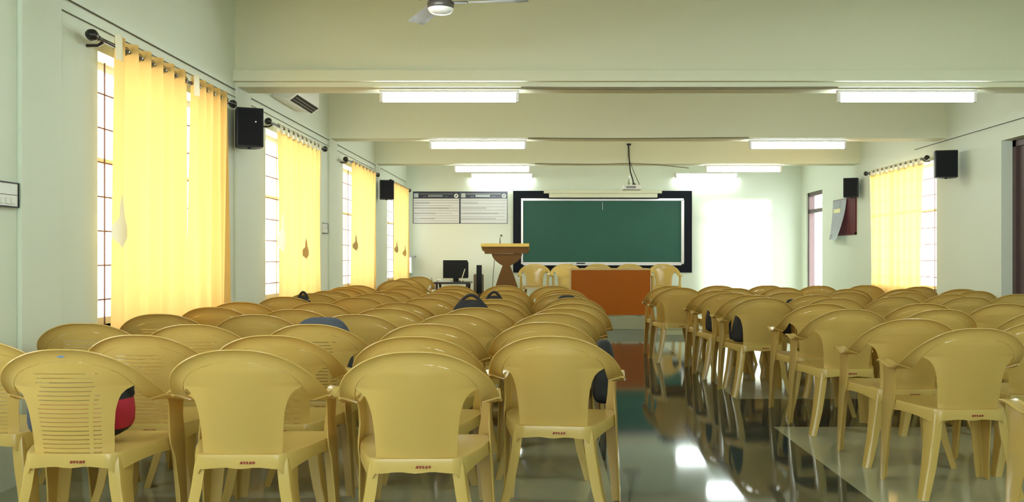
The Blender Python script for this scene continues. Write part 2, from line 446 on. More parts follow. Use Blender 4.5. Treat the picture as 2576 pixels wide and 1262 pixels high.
# ------------------------------------------------------------------ chairs
def build_chair_meshes():
    me = {}
    P = [Vector(p) for p in [(0, -.250, .792), (.065, -.248, .789), (.13, -.238, .774), (.188, -.218, .746), (.230, -.186, .706),
         (.252, -.140, .662), (.262, -.080, .625), (.266, -.015, .605), (.266, .045, .601), (.264, .105, .608), (.262, .165, .618), (.260, .215, .620), (.258, .235, .612)]]
    n = len(P)-1
    # ribbon (rim + arm) --------------------------------------------------
    def ribbon(t):
        p = cr(P, t); q = (cr(P, min(t+.05, n))-cr(P, max(t-.05, 0)))
        th = Vector((q.x, q.y, 0)).normalized()
        outw = Vector((th.y, -th.x, 0))         # to the right of travel = outward
        ang = math.radians(interp([(0, 62), (2, 60), (3, 56), (4, 49), (5, 37), (6, 22), (7, 9), (8, 2), (12, 0)], t))
        ac = outw*math.cos(ang)+Vector((0, 0, 1))*math.sin(ang)
        nr = outw*math.sin(ang)-Vector((0, 0, 1))*math.cos(ang)
        w = interp([(0, .026), (3, .028), (5, .034), (7, .034), (9, .027), (12, .024)], t)
        pts = []
        for s, b in ((-1, 0), (-.93, .0045), (-.5, .000), (0, -.0035), (.45, -.003), (.80, .000), (.98, .004), (1.10, .001)):
            flat = interp([(0, 1), (5, 1), (7, -.7), (12, -.7)], t)
            pts.append(p+ac*(w*s)+nr*(b*flat if s < .9 else b))
        return pts
    def rib_mesh(t0, t1, steps, sgns):
        bm = new_bm()
        for sg in sgns:
            rows = []
            for i in range(steps+1):
                r = ribbon(lerp(t0, t1, i/steps)); rows.append([Vector((v.x*sg, v.y, v.z)) for v in r])
            grid(bm, rows)
        bmesh.ops.remove_doubles(bm, verts=bm.verts[:], dist=.0005)
        return bm
    # backrest ------------------------------------------------------------
    for variant in ('slatted', 'solid'):
        bm = rib_mesh(0, 6.3, 26, (1, -1))
        # rim lower edge height -> x
        low = [(ribbon(t/10)[0]) for t in range(0, 60)]
        def rim_low(z):
            for a, b in zip(low, low[1:]):
                if a.z >= z >= b.z: t = (a.z-z)/max(1e-6, a.z-b.z); return lerp(a.x, b.x, t), lerp(a.y, b.y, t)
            return (low[-1].x, low[-1].y) if z < low[-1].z else (0, low[0].y)
        zt = low[0].z
        rows = []; zs = []; gaps = []
        z = .395
        zs.append(z)
        z = .425
        while z < .735:
            zs += [z, z+.0030]; gaps.append(len(zs)-2); z += .0165
        for q in (.742, zt-.006, zt-.0005): zs.append(q)
        NX = 22
        cs = [-1+2*j/NX for j in range(NX+1)]
        def half(z):
            a = interp([(.39, .143), (.45, .146), (.52, .150), (.58, .157), (.62, .168), (.645, .180), (.662, .198), (.672, .225), (.676, .26)], z)
            rx, ry = rim_low(z)
            return min(a, rx) if z < .676 else rx
        def ysurf(x, z):
            rx, ry = rim_low(max(z, .60))
            yc = interp([(.39, -.185), (.45, -.188), (.55, -.205), (.68, -.228), (zt, low[0].y)], z)
            if z > .676: k = (ry-yc)/max(rx*rx, 1e-4)*(1 if rx > .03 else 0)
            else: k = 1.35
            k = min(k, 1.35)
            return yc+k*x*x
        for z in zs:
            h = half(z); gv = .0012 if (variant == 'solid' and any(abs(z-zs[g]) < 1e-6 for g in gaps)) else 0; rows.append([Vector((h*c, ysurf(h*c, z)+(gv if abs(h*c) < min(.118, h-.03) else 0), z)) for c in cs])
        def skip(i, j):
            if i not in gaps: return False
            h = half(zs[i]); a = h*cs[j]; b = h*cs[j+1]
            lim = min(.120, h-.035)
            if not (abs(a) < lim and abs(b) < lim): return False
            return j not in (5, 6, NX-7, NX//2) or False
        # keep solid between ribs
        grid(bm, rows, skip=lambda i, j: variant == 'slatted' and (i in gaps) and (abs(half(zs[i])*cs[j]) < min(.118, half(zs[i])-.03)) and (abs(half(zs[i])*cs[j+1]) < min(.118, half(zs[i])-.03)) and j not in (16,))
        bmesh.ops.remove_doubles(bm, verts=bm.verts[:], dist=.0004)
        bmesh.ops.recalc_face_normals(bm, faces=bm.faces[:])
        bmesh.ops.solidify(bm, geom=bm.faces[:], thickness=.005)
        me[variant] = finish('backrest', bm, 'plastic', smooth=38, mesh_only=True, recalc=False)
    # arms ----------------------------------------------------------------
    for nm, sg in (('armrest_r', 1), ('armrest_l', -1)):
        bm = rib_mesh(6.3, n, 22, (sg,))
        bmesh.ops.recalc_face_normals(bm, faces=bm.faces[:])
        bmesh.ops.solidify(bm, geom=bm.faces[:], thickness=.006)
        me[nm] = finish('armrest', bm, 'plastic', smooth=38, mesh_only=True, recalc=False)
    # seat ----------------------------------------------------------------
    HW = [(-.197, .143), (-.185, .160), (-.16, .176), (-.10, .200), (0, .232), (.10, .250), (.18, .248), (.215, .236), (.238, .205), (.248, .17)]
    ysx = [-.197, -.190, -.180, -.16, -.13, -.08, -.02, .04, .10, .15, .19, .215, .232, .242, .248]
    bm = new_bm(); rows = []
    for y in ysx:
        h = interp(HW, y); row = []
        for j in range(13):
            c = -1+j/6; x = h*c
            zz = .428-.010*(1-c*c)*max(0, 1-((y-.02)/.2)**2)-(.010 if y > .235 else 0)-.004*max(0, -y/.2)
            row.append(Vector((x, y, zz)))
        rows.append(row)
    grid(bm, rows)
    # skirt: loop around outline
    loop = [rows[0][j] for j in range(12)]+[rows[i][12] for i in range(len(rows)-1)]+[rows[-1][12-j] for j in range(12)]+[rows[-1-i][0] for i in range(len(rows)-1)]
    def drop(p):
        d = .050
        if abs(p.x) > .15: d = .045+.030*(abs((p.y-.0)/.2))**2
        if p.y < -.19: d = .046+.012*math.cos(p.x/.14*PI*.5)**8-.006*math.cos(p.x/.14*PI)
        if p.y > .23: d = .040
        return d
    r1 = [Vector((p.x*1.015, p.y*1.012, p.z-.010)) for p in loop]
    r2 = [Vector((p.x*1.018, p.y*1.016, p.z-drop(p))) for p in loop]
    loops = [loop+[loop[0]], r1+[r1[0]], r2+[r2[0]]]
    grid(bm, loops)
    bmesh.ops.remove_doubles(bm, verts=bm.verts[:], dist=.0008)
    bmesh.ops.recalc_face_normals(bm, faces=bm.faces[:])
    bmesh.ops.solidify(bm, geom=bm.faces[:], thickness=.005)
    me['seat'] = finish('seat', bm, 'plastic', smooth=40, mesh_only=True, recalc=False)
    # legs: tapered angle section ------------------------------------------
    def leg(levels, sx, sy):
        bm = new_bm(); rings = []
        for (z, xo, yo, wx, wy) in levels:      # outer corner and flange widths
            t = .006; r = .012
            pts = [(-wx, 0), (-r, 0), (-r*.3, -r*.3), (0, -r), (0, -wy), (-t, -wy), (-t, -r-t*.3), (-r-t*.2, -t-r*.1), (-wx, -t)]
            # local: corner at origin, x towards outside, y towards outside
            rings.append([bm.verts.new(((xo+px)*sx, (yo+py)*sy, z)) for px, py in pts])
        for a, b in zip(rings, rings[1:]):
            for k in range(len(a)):
                j = (k+1) % len(a); bm.faces.new((a[k], a[j], b[j], b[k]))
        bm.faces.new(rings[0]); bm.faces.new(rings[-1][::-1])
        return finish('leg', bm, 'plastic', smooth=38, mesh_only=True)
    frontL = [(.612, .260, .236, .045, .20), (.56, .256, .232, .040, .160), (.50, .254, .232, .042, .150), (.44, .258, .236, .055, .160), (.40, .260, .238, .060, .155), (.34, .262, .238, .060, .118), (.2, .268, .236, .052, .088), (.0, .276, .232, .042, .060)]
    rearL = [(.425, .170, .180, .040, .10), (.38, .176, .188, .044, .125), (.30, .186, .193, .044, .095), (.15, .212, .204, .042, .072), (0, .250, .225, .036, .050)]
    me['fl'] = leg(frontL, -1, 1); me['fr'] = leg(frontL, 1, 1); me['rl'] = leg(rearL, -1, -1); me['rr'] = leg(rearL, 1, -1)
    # red print on the rear lip
    bm = new_bm(); x = .0
    for w, sh in ((.011, 1), (.008, -1), (.006, 0), (.010, 1), (.009, -1)):
        pts = {1: [(x, .391), (x+w, .391), (x+w, .400), (x+w*.4, .400)], -1: [(x, .400), (x+w, .400), (x+w*.7, .391), (x+w*.2, .391)], 0: [(x, .391), (x+w, .391), (x+w, .400), (x, .400)]}[sh]
        prism(bm, pts, 'Y', -.2030, -.2012); x += w+.003
    me['print'] = finish('printed_mark', bm, 'print', mesh_only=True)
    return me
CM = build_chair_meshes()

PROTO = {}
def make_chair(variant):
    r = bpy.data.objects.new('plastic_armchair', None); COL.objects.link(r); r.empty_display_size = .1
    for nm, key in (('backrest', variant), ('armrest', 'armrest_r'), ('armrest', 'armrest_l'), ('seat', 'seat'), ('leg', 'fl'), ('leg', 'fr'), ('leg', 'rl'), ('leg', 'rr'), ('printed_mark', 'print')):
        o = bpy.data.objects.new(nm, CM[key]); COL.objects.link(o); o.parent = r
        if key == 'print': o['label'] = 'small dark red printed mark on the rear seat lip'
    return r

def place_chair(px, py, rot, label, group, ztop=.818, z0=0.0, direct=None, variant='solid'):
    """px,py: where the top of its back shows; direct: (x,y) of the back instead"""
    if direct: X, D = direct
    else:
        s = (py-645.0)/(CAM_Z-ztop); D = F/s; X = (px-1370)/s
    if variant not in PROTO: PROTO[variant] = make_chair(variant); c = PROTO[variant]
    else: c = copy_tree(PROTO[variant])
    r = math.radians(rot)
    # back top sits .255 behind the origin
    c.location = (X-(.255*math.sin(r)), D+.255*math.cos(r), z0)
    c.rotation_euler = (0, 0, r)
    tag(c, label, 'chair', group)
    return c

ROWS = ['nearest', 'second', 'third', 'fourth', 'fifth', 'sixth', 'seventh', 'eighth', 'ninth', 'tenth', 'eleventh', 'twelfth']
left = {
 'aisle column of the left block': [(1386, 843, -7), (1352, 808.5, -2), (1385, 785.5, 2), (1404, 773.6, 0), (1430, 761, -2), (1440, 747.5, 1), (1411, 737.5, 2), (1403, 731.6, 1), (1397, 726.5, 0), (1364, 718, 2)],
 'second column from the aisle, left block': [(1040, 882, 1), (1040, 844, -1), (1088, 812.3, 0), (1150, 788.5, -3), (1182, 772, 2), (1245, 762.0, 0), (1239, 750.6, 0), (1261, 738, 3), (1267, 727.6, -2), (1258, 716.8, 1)],
 'third column from the aisle, left block': [(590, 877, 0), (650, 841, 2), (785, 813.5, -2), (896, 789, 0), (980, 773.7, -2), (1003, 759.5, 2), (1078, 748, 0), (1092, 736.6, 1), (1120, 730.8, -1), (1135, 724.4, 0), (1144, 717.2, 2)],
 'fourth column from the aisle, left block': [(150, 876, 1), (340, 840, -1), (479, 814, 2), (634, 789.5, 0), (755, 776.2, -1), (797, 760, 1), (896, 746.6, 0), (938, 737.2, 2), (989, 730.6, 0), (1007, 723.8, -2), (1034, 717.0, 1)],
 'window-side column of the left block': [(-75, 852, -2), (166, 811, 3), (380, 788, 2), (535, 771, -2), (595, 758, 0), (715, 745, 2), (793, 736.5, 0), (838, 730.2, 0), (872, 725.0, 0), (885, 720.5, 0), (923, 716.5, 1)],
}
right = {
 'aisle column of the right block': [(2930, 905, 0), (2466, 823.4, 1), (2298, 799.6, -2), (2145, 775.8, 1), (2072, 762.5, 0), (1925, 747.5, 2), (1893, 740.8, 0), (1836, 734.6, 0), (1826, 729.3, -1), (1741, 722.5, 1), (1693.5, 718.6, -2)],
 'second column from the aisle, right block': [(2625, 806, 0), (2390, 776, 2), (2330, 761.6, 0), (2100, 748, -3), (2054, 740, 2), (2005, 733.5, 0), (1869, 723.6, 0), (1817, 717.4, 0)],
 'third column from the aisle, right block': [(2610, 780, 0), (2526, 762, 0), (2258, 744, 0), (2135, 733, 2), (1981, 722, -2), (1918, 717, 0)],
 'fourth column from the aisle, right block': [(2438, 745, 0), (2393, 738.4, 1), (2250, 733, 0), (2160, 725.5, 0), (2056, 717.5, 1)],
 'wall-side column of the right block': [(2562, 738.6, 0), (2455, 730.7, 2), (2387, 726, 0), (2250, 725.6, 0), (2182, 716.8, 3), (2307, 719.6, 6)],
}
LOOK = {
 ('wall-side column of the right block', 5): 'cream plastic armchair in front of the near edge of the right window curtain',
 ('aisle column of the left block', 0): 'cream plastic armchair at the aisle, frontmost, turned slightly right, open floor beside it',
 ('second column from the aisle, left block', 0): 'cream plastic armchair in the bottom centre of the photo, low arm sweeping right',
 ('third column from the aisle, left block', 0): 'cream plastic armchair second from left in the nearest row, empty seat',
 ('fourth column from the aisle, left block', 0): 'cream slatted plastic armchair with a small grey oval mark, holding the red bag',
 ('aisle column of the right block', 0): 'cream plastic armchair cut off at the bottom right, only its left arm and leg visible',
 ('aisle column of the right block', 1): 'cream plastic armchair, frontmost fully visible chair right of the aisle',
}
PT = {}
SLAT = {(150, 876), (340, 840), (479, 814), (785, 814), (650, 841), (166, 811), (380, 788), (-75, 852)}
for blk in (left, right):
    for col, lst in blk.items():
        for k, (px, py, rot) in enumerate(lst):
            s_ = (py-645.0)/(CAM_Z-.818); PT[(col, k)] = [(px-1370)/s_, F/s_, (px-1370)/s_, F/s_, .13 if py < 765 else .06]
KS = list(PT)
for it in range(200):
    for a in range(len(KS)):
        for b in range(a+1, len(KS)):
            A, B = PT[KS[a]], PT[KS[b]]; dx, dy = B[0]-A[0], B[1]-A[1]
            ox, oy = .575-abs(dx), .505-abs(dy)
            if ox > 0 and oy > 0:
                if ox < oy*1.2: m = ox*.25*(1 if dx > 0 else -1); A[0] -= m; B[0] += m
                else: m = oy*.25*(1 if dy > 0 else -1); A[1] -= m; B[1] += m
    for p in PT.values():
        for q in (0, 1): p[q] = max(p[q+2]-p[4]*(1+q), min(p[q+2]+p[4]*(1+q), p[q]))
        p[0] = max(p[0], XL+(.33 if p[1] < 5 else .40)); p[0] = min(p[0], XR-.32)
for blk, nm in ((left, 'left'), (right, 'right')):
    for col, lst in blk.items():
        for k, (px, py, rot) in enumerate(lst):
            lab = LOOK.get((col, k)) or 'cream plastic armchair, %s row from the camera, %s' % (ROWS[k], col)
            c = place_chair(px, py, rot, lab, 'plastic armchairs in the %s block' % nm, direct=PT[(col, k)][:2], variant='slatted' if (px, round(py)) in SLAT else 'solid')
            if (col, k) == ('fourth column from the aisle, left block', 0):
                bm = new_bm(); lathe(bm, [(.014, 0), (.014, .0015)], 20, axis='Y')
                for v in bm.verts: v.co = Vector((v.co.x, v.co.y-.2645, .789+v.co.z*.30))
                mk = finish('oval_mark', bm, 'oval', c)
# chairs by the far left window
for (X, D, rot, lab) in ((-2.12, 12.9, 8, 'pale plastic armchair by the left wall, nearer the camera of the far three'),
                         (-2.16, 14.0, -20, 'plastic armchair in curtain light, middle of the three by the far left window'),
                         (-2.12, 15.1, 10, 'plastic armchair by the far left window, closest to the front wall')):
    place_chair(0, 0, rot, lab, 'armchairs by the far left window', direct=(X, D))
# chairs on the platform facing the room
for (px, lab) in ((1345, 'plastic armchair on the platform just right of the lectern'), (1424, 'plastic armchair on the platform at the left edge of the orange desk'),
                  (1504, 'plastic armchair behind the orange desk, left of the two mostly hidden ones'), (1584, 'plastic armchair behind the orange desk, right of the two mostly hidden ones'),
                  (1668, 'plastic armchair on the platform at the right edge of the orange desk')):
    D = 16.4; s = F/D
    place_chair(0, 0, 180, lab, 'armchairs behind the platform desk', direct=((px-1370)/s, D), z0=DAIS_Z)

# ------------------------------------------------------------------ desk on the platform
s = F/14.28
x0, x1 = (1435-1370)/s, (1637-1370)/s
t = thing('desk', 'wooden desk with bright orange front panel on the platform edge', 'desk', ((x0+x1)/2, 14.30, DAIS_Z)); w = (x1-x0)/2
bm = new_bm(); box(bm, -w+.012, w-.004, -.02, 0, .025, .735, .002); finish('front_panel', bm, 'orange', t)
bm = new_bm(); box(bm, -w, w, -.025, .62, .735, .760, .003); finish('desk_top', bm, 'tan', t)
for sx in (-1, 1):
    bm = new_bm(); box(bm, min(sx*w, sx*(w-.02)), max(sx*w, sx*(w-.02)), 0 if sx > 0 else -.02, .58, 0, .735, .002); finish('side_panel', bm, 'tan', t)
bm = new_bm(); box(bm, -w+.02, w-.02, .10, .55, .60, .615); finish('shelf', bm, 'tan', t)

# ------------------------------------------------------------------ lectern
D = 14.95; s = F/D; cx = (1271-1370)/s
t = thing('lectern', 'wooden lectern with yellow top and flared pedestal on the platform', 'lectern', (cx, D, DAIS_Z))
def zz(py): return CAM_Z+(645-py)/s-DAIS_Z
def xx(px): return (px-1271)/s
# reading tray
bm = new_bm()
prism(bm, [(xx(1213), zz(620)), (xx(1330), zz(620)), (xx(1327), zz(637)), (xx(1220), zz(638))], 'Y', 0, .34); finish('tray', bm, 'lectern', t)
bm = new_bm()
vsx = []
for (y, z) in ((-.02, zz(620)), (-.02, zz(612)), (.40, zz(612)-.07), (.40, zz(620)-.07)): vsx.append((y, z))
A = [bm.verts.new((xx(1210), y, z)) for y, z in vsx]; B = [bm.verts.new((xx(1331), y, z)) for y, z in vsx]
for i in range(4): bm.faces.new((A[i], A[(i+1) % 4], B[(i+1) % 4], B[i]))
bm.faces.new(A[::-1]); bm.faces.new(B)
finish('lectern_top', bm, 'lectern_top', t)
bm = new_bm()
pts = [(xx(1236), zz(638)), (xx(1240), zz(648)), (xx(1248), zz(657)), (xx(1257), zz(664)), (xx(1264), zz(668)), (xx(1282), zz(668)), (xx(1291), zz(664)), (xx(1302), zz(657)), (xx(1309), zz(648)), (xx(1313), zz(638))]
prism(bm, pts, 'Y', .02, .30); finish('bowl_panel', bm, 'lectern', t)
bm = new_bm()
pts = [(xx(1264), zz(668)), (xx(1282), zz(668)), (xx(1291), zz(692)), (xx(1303), zz(727)), (xx(1312), .05), (xx(1234), .05), (xx(1244), zz(727)), (xx(1255), zz(692))]
prism(bm, pts, 'Y', .03, .26); finish('pedestal', bm, 'lectern', t)
bm = new_bm(); box(bm, xx(1225), xx(1320), -.03, .36, 0, .05, .006); finish('base', bm, 'lectern', t)
mt = thing('microphone', 'thin gooseneck microphone standing on the lectern top', 'microphone', (cx+xx(1257), D+.12, DAIS_Z+zz(612)-.008))
bm = new_bm(); tube(bm, [(0, 0, 0), (0, 0, .05), (-.002, 0, .10), (.004, 0, .135), (.018, 0, .150)], [.009, .007, .004, .004, .004]); finish('gooseneck', bm, 'black_metal', mt, smooth=50)
bm = new_bm(); tube(bm, [(.012, 0, .152), (.020, -.003, .148), (.036, -.008, .128)], [.008, .012, .009]); finish('microphone_head', bm, 'black_metal', mt, smooth=50)
bm = new_bm(); lathe(bm, [(.028, 0), (.026, .008), (.010, .014)], 16); finish('base', bm, 'black_metal', mt, smooth=50)
bm = new_bm(); tube(bm, [(cx+xx(1243), D+.25, DAIS_Z+zz(640)), (cx+xx(1241), D+.27, DAIS_Z+zz(660)), (cx+xx(1238), D+.30, DAIS_Z+zz(690)), (cx+xx(1234), D+.34, DAIS_Z+.008)], .005)
tag(finish('cable', bm, 'dark_cable', smooth=60), 'thin dark cable hanging from the lectern to the floor', 'cable')

# ------------------------------------------------------------------ chalkboard
s = F/YF
def FX(px): return (px-1370)/s
def FZ(py): return CAM_Z+(645-py)/s
t = thing('chalkboard', 'large green chalkboard with black surround and white trim on front wall', 'chalkboard', (FX(1515), YF-.004, FZ(582)))
ox, oz = FX(1515), FZ(582)
def fb(bm, a, b, c, d, y0, y1, bev=0): box(bm, FX(a)-ox, FX(b)-ox, -y1, -y0, FZ(d)-oz, FZ(c)-oz, bev)
bm = new_bm()
fb(bm, 1291, 1740, 480, 501, 0, .03); fb(bm, 1291, 1740, 664, 685, 0, .03); fb(bm, 1291, 1312, 501, 664, 0, .03); fb(bm, 1719, 1740, 501, 664, 0, .03)
finish('surround', bm, 'board_black', t)
bm = new_bm(); fb(bm, 1312, 1719, 501, 664, 0, .02); finish('writing_surface', bm, 'green', t)
bm = new_bm()
fb(bm, 1311, 1719, 499, 505, .02, .045, .003); fb(bm, 1311, 1719, 659, 664, .02, .045, .003); fb(bm, 1311, 1316, 505, 659, .02, .045); fb(bm, 1713, 1720, 503, 661, .02, .045)
finish('trim_strip', bm, 'alu', t)
bm = new_bm(); fb(bm, 1316, 1712, 664, 667, .02, .10, .002); finish('chalk_tray', bm, 'alu', t)
bm = new_bm(); fb(bm, 1515, 1515.8, 508, 528, .02, .022); finish('chalk_line', bm, 'chalk', t)
for a, b, lab, mm, nm, cat in ((1430, 1449, 'white duster at the left of the chalk tray', 'white_plastic', 'duster', 'duster'), (1450, 1471, 'dark blue duster in the middle of the chalk tray', 'poster_navy', 'duster', 'duster'), (1473, 1493, 'white chalk box at the right of the chalk tray', 'white_plastic', 'chalk_box', 'box')):
    bm = new_bm(); box(bm, FX(a), FX(b), YF-.085, YF-.05, FZ(664)+.002, FZ(664)+.028, .003)
    tag(finish(nm, bm, mm), lab, cat)

# projection screen case
t = thing('projection_screen', 'rolled-up cream projection screen casing above the chalkboard', 'projection screen', (FX(1515), YF, FZ(488)))
bm = new_bm(); box(bm, FX(1368)-FX(1515), FX(1663)-FX(1515), -.14, -.0, FZ(487)-FZ(488), FZ(478.5)-FZ(488), .004); finish('mounting_board', bm, 'cream_case', t)
bm = new_bm(); box(bm, FX(1381)-FX(1515), FX(1652)-FX(1515), -.135, -.031, FZ(498)-FZ(488), FZ(487)-FZ(488)-.001, .012); finish('screen_casing', bm, 'cream_case', t, smooth=40)
bm = new_bm(); box(bm, FX(1379)-FX(1515), FX(1655)-FX(1515), -.125, -.06, FZ(500.5)-FZ(488), FZ(498)-FZ(488)-.001, .004); finish('bottom_bar', bm, 'board_black', t)

# ------------------------------------------------------------------ front posters
def poster(x0, x1, label, left):
    t = thing('wall_poster', label, 'poster', (FX((x0+x1)/2), YF, FZ(522)), 0, 'information posters left of the chalkboard')
    W = (FX(x1)-FX(x0))/2; H0, H1 = FZ(562)-FZ(522), FZ(481.5)-FZ(522)
    bm = new_bm(); box(bm, -W, W, -.012, 0, H0, H1); finish('backing', bm, 'poster_white', t)
    bm = new_bm(); zt = H1-.135
    box(bm, -W, W, -.0135, -.012, zt, H1); finish('header_band', bm, 'poster_navy', t)
    bm = new_bm(); e = .012
    box(bm, -W, -W+e, -.018, -.0135, H0, zt); box(bm, W-e, W, -.018, -.0135, H0, zt); box(bm, -W, W, -.018, -.0135, H0, H0+e*.7)
    finish('border', bm, 'poster_navy', t)
    bm = new_bm(); box(bm, -W+.02, -W+.105, -.016, -.0136, zt+.02, zt+.10); finish('crest', bm, 'poster_pale', t)
    bm = new_bm(); lathe(bm, [(.042, 0), (.042, .003)], 20, axis='Y')
    for v in bm.verts: v.co += Vector((W-.07, -.0168, zt+.052))
    lg = finish('round_logo', bm, 'poster_white', t)
    bm = new_bm(); pts = [(W-.092, zt+.035), (W-.062, zt+.045), (W-.048, zt+.078), (W-.075, zt+.062)]
    prism(bm, pts, 'Y', -.0182, -.0169); finish('logo_mark', bm, 'poster_navy', lg)
    bm = new_bm(); box(bm, -W+.12, W-.13, -.0155, -.0136, zt+.082, zt+.092); box(bm, -.16, .12, -.0155, -.0136, zt+.030, zt+.070)
    box(bm, -.26, -.19, -.0155, -.0136, zt+.035, zt+.042); box(bm, .15, .22, -.0155, -.0136, zt+.035, zt+.042)
    finish('heading_lines', bm, 'poster_pale' if not left else 'poster_grey', t)
    rnd = random.Random(3 if left else 4)
    bm = new_bm()
    for k in range(9 if left else 7):
        z = zt-.04-k*(.049 if left else .062)
        if z < H0+.02: break
        a = -W+.03+(rnd.random()*.15 if k % 3 == 1 else 0); b = W-.03-(rnd.random()*.2 if k % 3 == 2 else 0)
        box(bm, a, b, -.0132, -.012, z, z+(.006 if left else .005))
    finish('text_lines', bm, 'poster_grey', t)
    bm = new_bm()
    for k in range(4):
        z = zt-.10-k*.10
        if z < H0+.03: break
        box(bm, -W+.02, lerp(-W, W, .35+.5*rnd.random()), -.0128, -.012, z, z+.030)
    finish('shaded_rows', bm, 'poster_pale', t)
poster(1039, 1157, 'white poster with navy header nearest the front left corner', True)
poster(1157.5, 1277, 'white poster with navy header nearest the chalkboard', False)

# ------------------------------------------------------------------ projector
D = 14.02; s = F/D
px = lambda p: (p-1370)/s
pz = lambda p: CAM_Z+(645-p)/s
t = thing('projector', 'pale ceiling-hung projector in front of the chalkboard top', 'projector', (px(1589), D, pz(472)))
bm = new_bm(); box(bm, -.14, .14, -.16, .10, -.037, .037, .010); finish('projector_body', bm, 'white_plastic', t, smooth=40)
bm = new_bm(); cyl(bm, (.07, .10, 0), (.07, .125, 0), .028, seg=16); finish('lens', bm, 'screen_black', t, smooth=40)
bm = new_bm(); box(bm, -.10, .05, -.162, -.160, -.02, .015); finish('vent', bm, 'poster_grey', t)
bm = new_bm(); box(bm, px(1579)-px(1589), px(1587)-px(1589), .075, .079, pz(395)-pz(472), pz(362)-pz(472)); finish('cable_box', bm, 'cream_case', t)
bm = new_bm(); tube(bm, [(px(1582)-px(1589), .06, pz(361)-pz(472)), (px(1583)-px(1589), .06, pz(390)-pz(472)), (px(1586)-px(1589), .03, pz(430)-pz(472)), (px(1592)-px(1589), 0, pz(452)-pz(472)), (px(1594)-px(1589), 0, .037)], .010); finish('mounting_pole', bm, 'black_metal', t, smooth=50)
bm = new_bm(); lathe(bm, [(.05, 0), (.03, .014), (.012, .03)], 16, c=(px(1594)-px(1589), -.05, .0365)); box(bm, px(1578)-px(1589), px(1588)-px(1589), .04, .08, pz(364)-pz(472), pz(360)-pz(472)); finish('mounting_plate', bm, 'black_metal', t, smooth=40)
bm = new_bm(); tube(bm, [(px(1583)-px(1589), .05, pz(400)-pz(472)), (px(1596)-px(1589), .02, pz(435)-pz(472)), (px(1611)-px(1589), 0, pz(469)-pz(472))], .005); finish('power_cable', bm, 'dark_cable', t, smooth=50)
bm = new_bm(); lathe(bm, [(.030, 0), (.020, .05), (.010, .12), (.012, .15)], 12, c=(px(1583)-px(1589), .02, .037)); finish('swivel_joint', bm, 'steel', t, smooth=40)

# ------------------------------------------------------------------ speakers
def speaker(x, y, z, w, h, side, rz, label, led=False):
    t = thing('wall_speaker', label, 'speaker', (x, y, z), rz, 'black wall speakers')
    bm = new_bm()
    prism(bm, [(-w/2, .0), (w/2, .0), (w/2*.98, .13), (w*.30, .21), (-w*.30, .21), (-w/2*.98, .13)], 'Z', -h/2, h/2)
    bmesh.ops.bevel(bm, geom=bm.edges[:], offset=.010, segments=2, profile=.6, affect='EDGES'); finish('cabinet', bm, 'speaker', t, smooth=40)
    bm = new_bm(); box(bm, -w/2+.014, w/2-.014, -.008, .002, -h/2+.014, h/2-.014, .004); finish('front_grille', bm, 'grille', t)
    bm = new_bm(); cyl(bm, (0, .20, 0), (0, .27, 0), .020); box(bm, -.05, .05, .262, .272, -.09, .09); finish('bracket', bm, 'steel', t, smooth=40)
    bm = new_bm(); cyl(bm, (0, .05, -h/2-.014), (0, .05, -h/2+.002), .014); finish('mounting_foot', bm, 'speaker', t, smooth=40)
    if led:
        bm = new_bm(); lathe(bm, [(.006, 0), (.006, .003)], 12, c=(w*.20, -.011, h*.14), axis='Y'); finish('status_light', bm, 'chrome', t)
    return t
speaker(-2.47, 7.57, 2.235, .22, .33, -1, math.radians(25), 'black speaker nearest the camera, on the left wall beside the curtain', led=True)
speaker(-2.45, 14.02, 2.19, .22, .30, -1, math.radians(12), 'small black speaker high on the left wall beyond the third curtain')
speaker(4.74, 13.98, 2.22, .22, .30, 1, math.radians(-25), 'black speaker on the right wall above the maroon board')
speaker(4.70, 10.55, 2.235, .25, .32, 1, math.radians(-15), 'black speaker on the right wall nearest the camera, alone on bare wall')

# ------------------------------------------------------------------ right wall notice board + poster
t = thing('notice_board', 'dark maroon notice board on the right wall beneath the far speaker', 'notice board', (XR, 14.80, 1.80))
bm = new_bm(); box(bm, -.015, 0, -.52, .52, -.27, .27); finish('felt_panel', bm, 'maroon', t)
bm = new_bm(); box(bm, -.022, 0, -.55, -.52, -.30, .30); box(bm, -.022, 0, .52, .55, -.30, .30); box(bm, -.022, 0, -.55, .55, .27, .30); box(bm, -.022, 0, -.55, .55, -.30, -.27); finish('board_frame', bm, 'maroon', t)
t = thing('hanging_poster', 'white curling poster hanging over the maroon notice board', 'poster', (XR-.03, 15.05, 1.8))
def curlp(u, v, o=0): return Vector((-.006-.10*(u**1.5)*(1-v)**1.2-.05*u*u-o, lerp(-.42, .26, v)+.05*u, lerp(.29, -.37, u)))
bm = new_bm(); grid(bm, [[curlp(a/12, b/8) for b in range(9)] for a in range(13)]); bmesh.ops.solidify(bm, geom=bm.faces[:], thickness=.0015); finish('paper', bm, 'paper_blue', t, smooth=60)
def patch(name, u0, u1, v0, v1, m):
    bm = new_bm(); grid(bm, [[curlp(lerp(u0, u1, a/5), lerp(v0, v1, b/4), .005) for b in range(5)] for a in range(6)]); finish(name, bm, m, t, smooth=60)
patch('photo_print', .03, .22, .45, .85, 'poster_grey'); patch('yellow_print', .22, .32, .35, .9, 'yellow_print'); patch('stamp_print', .86, .97, .72, .98, 'poster_grey')

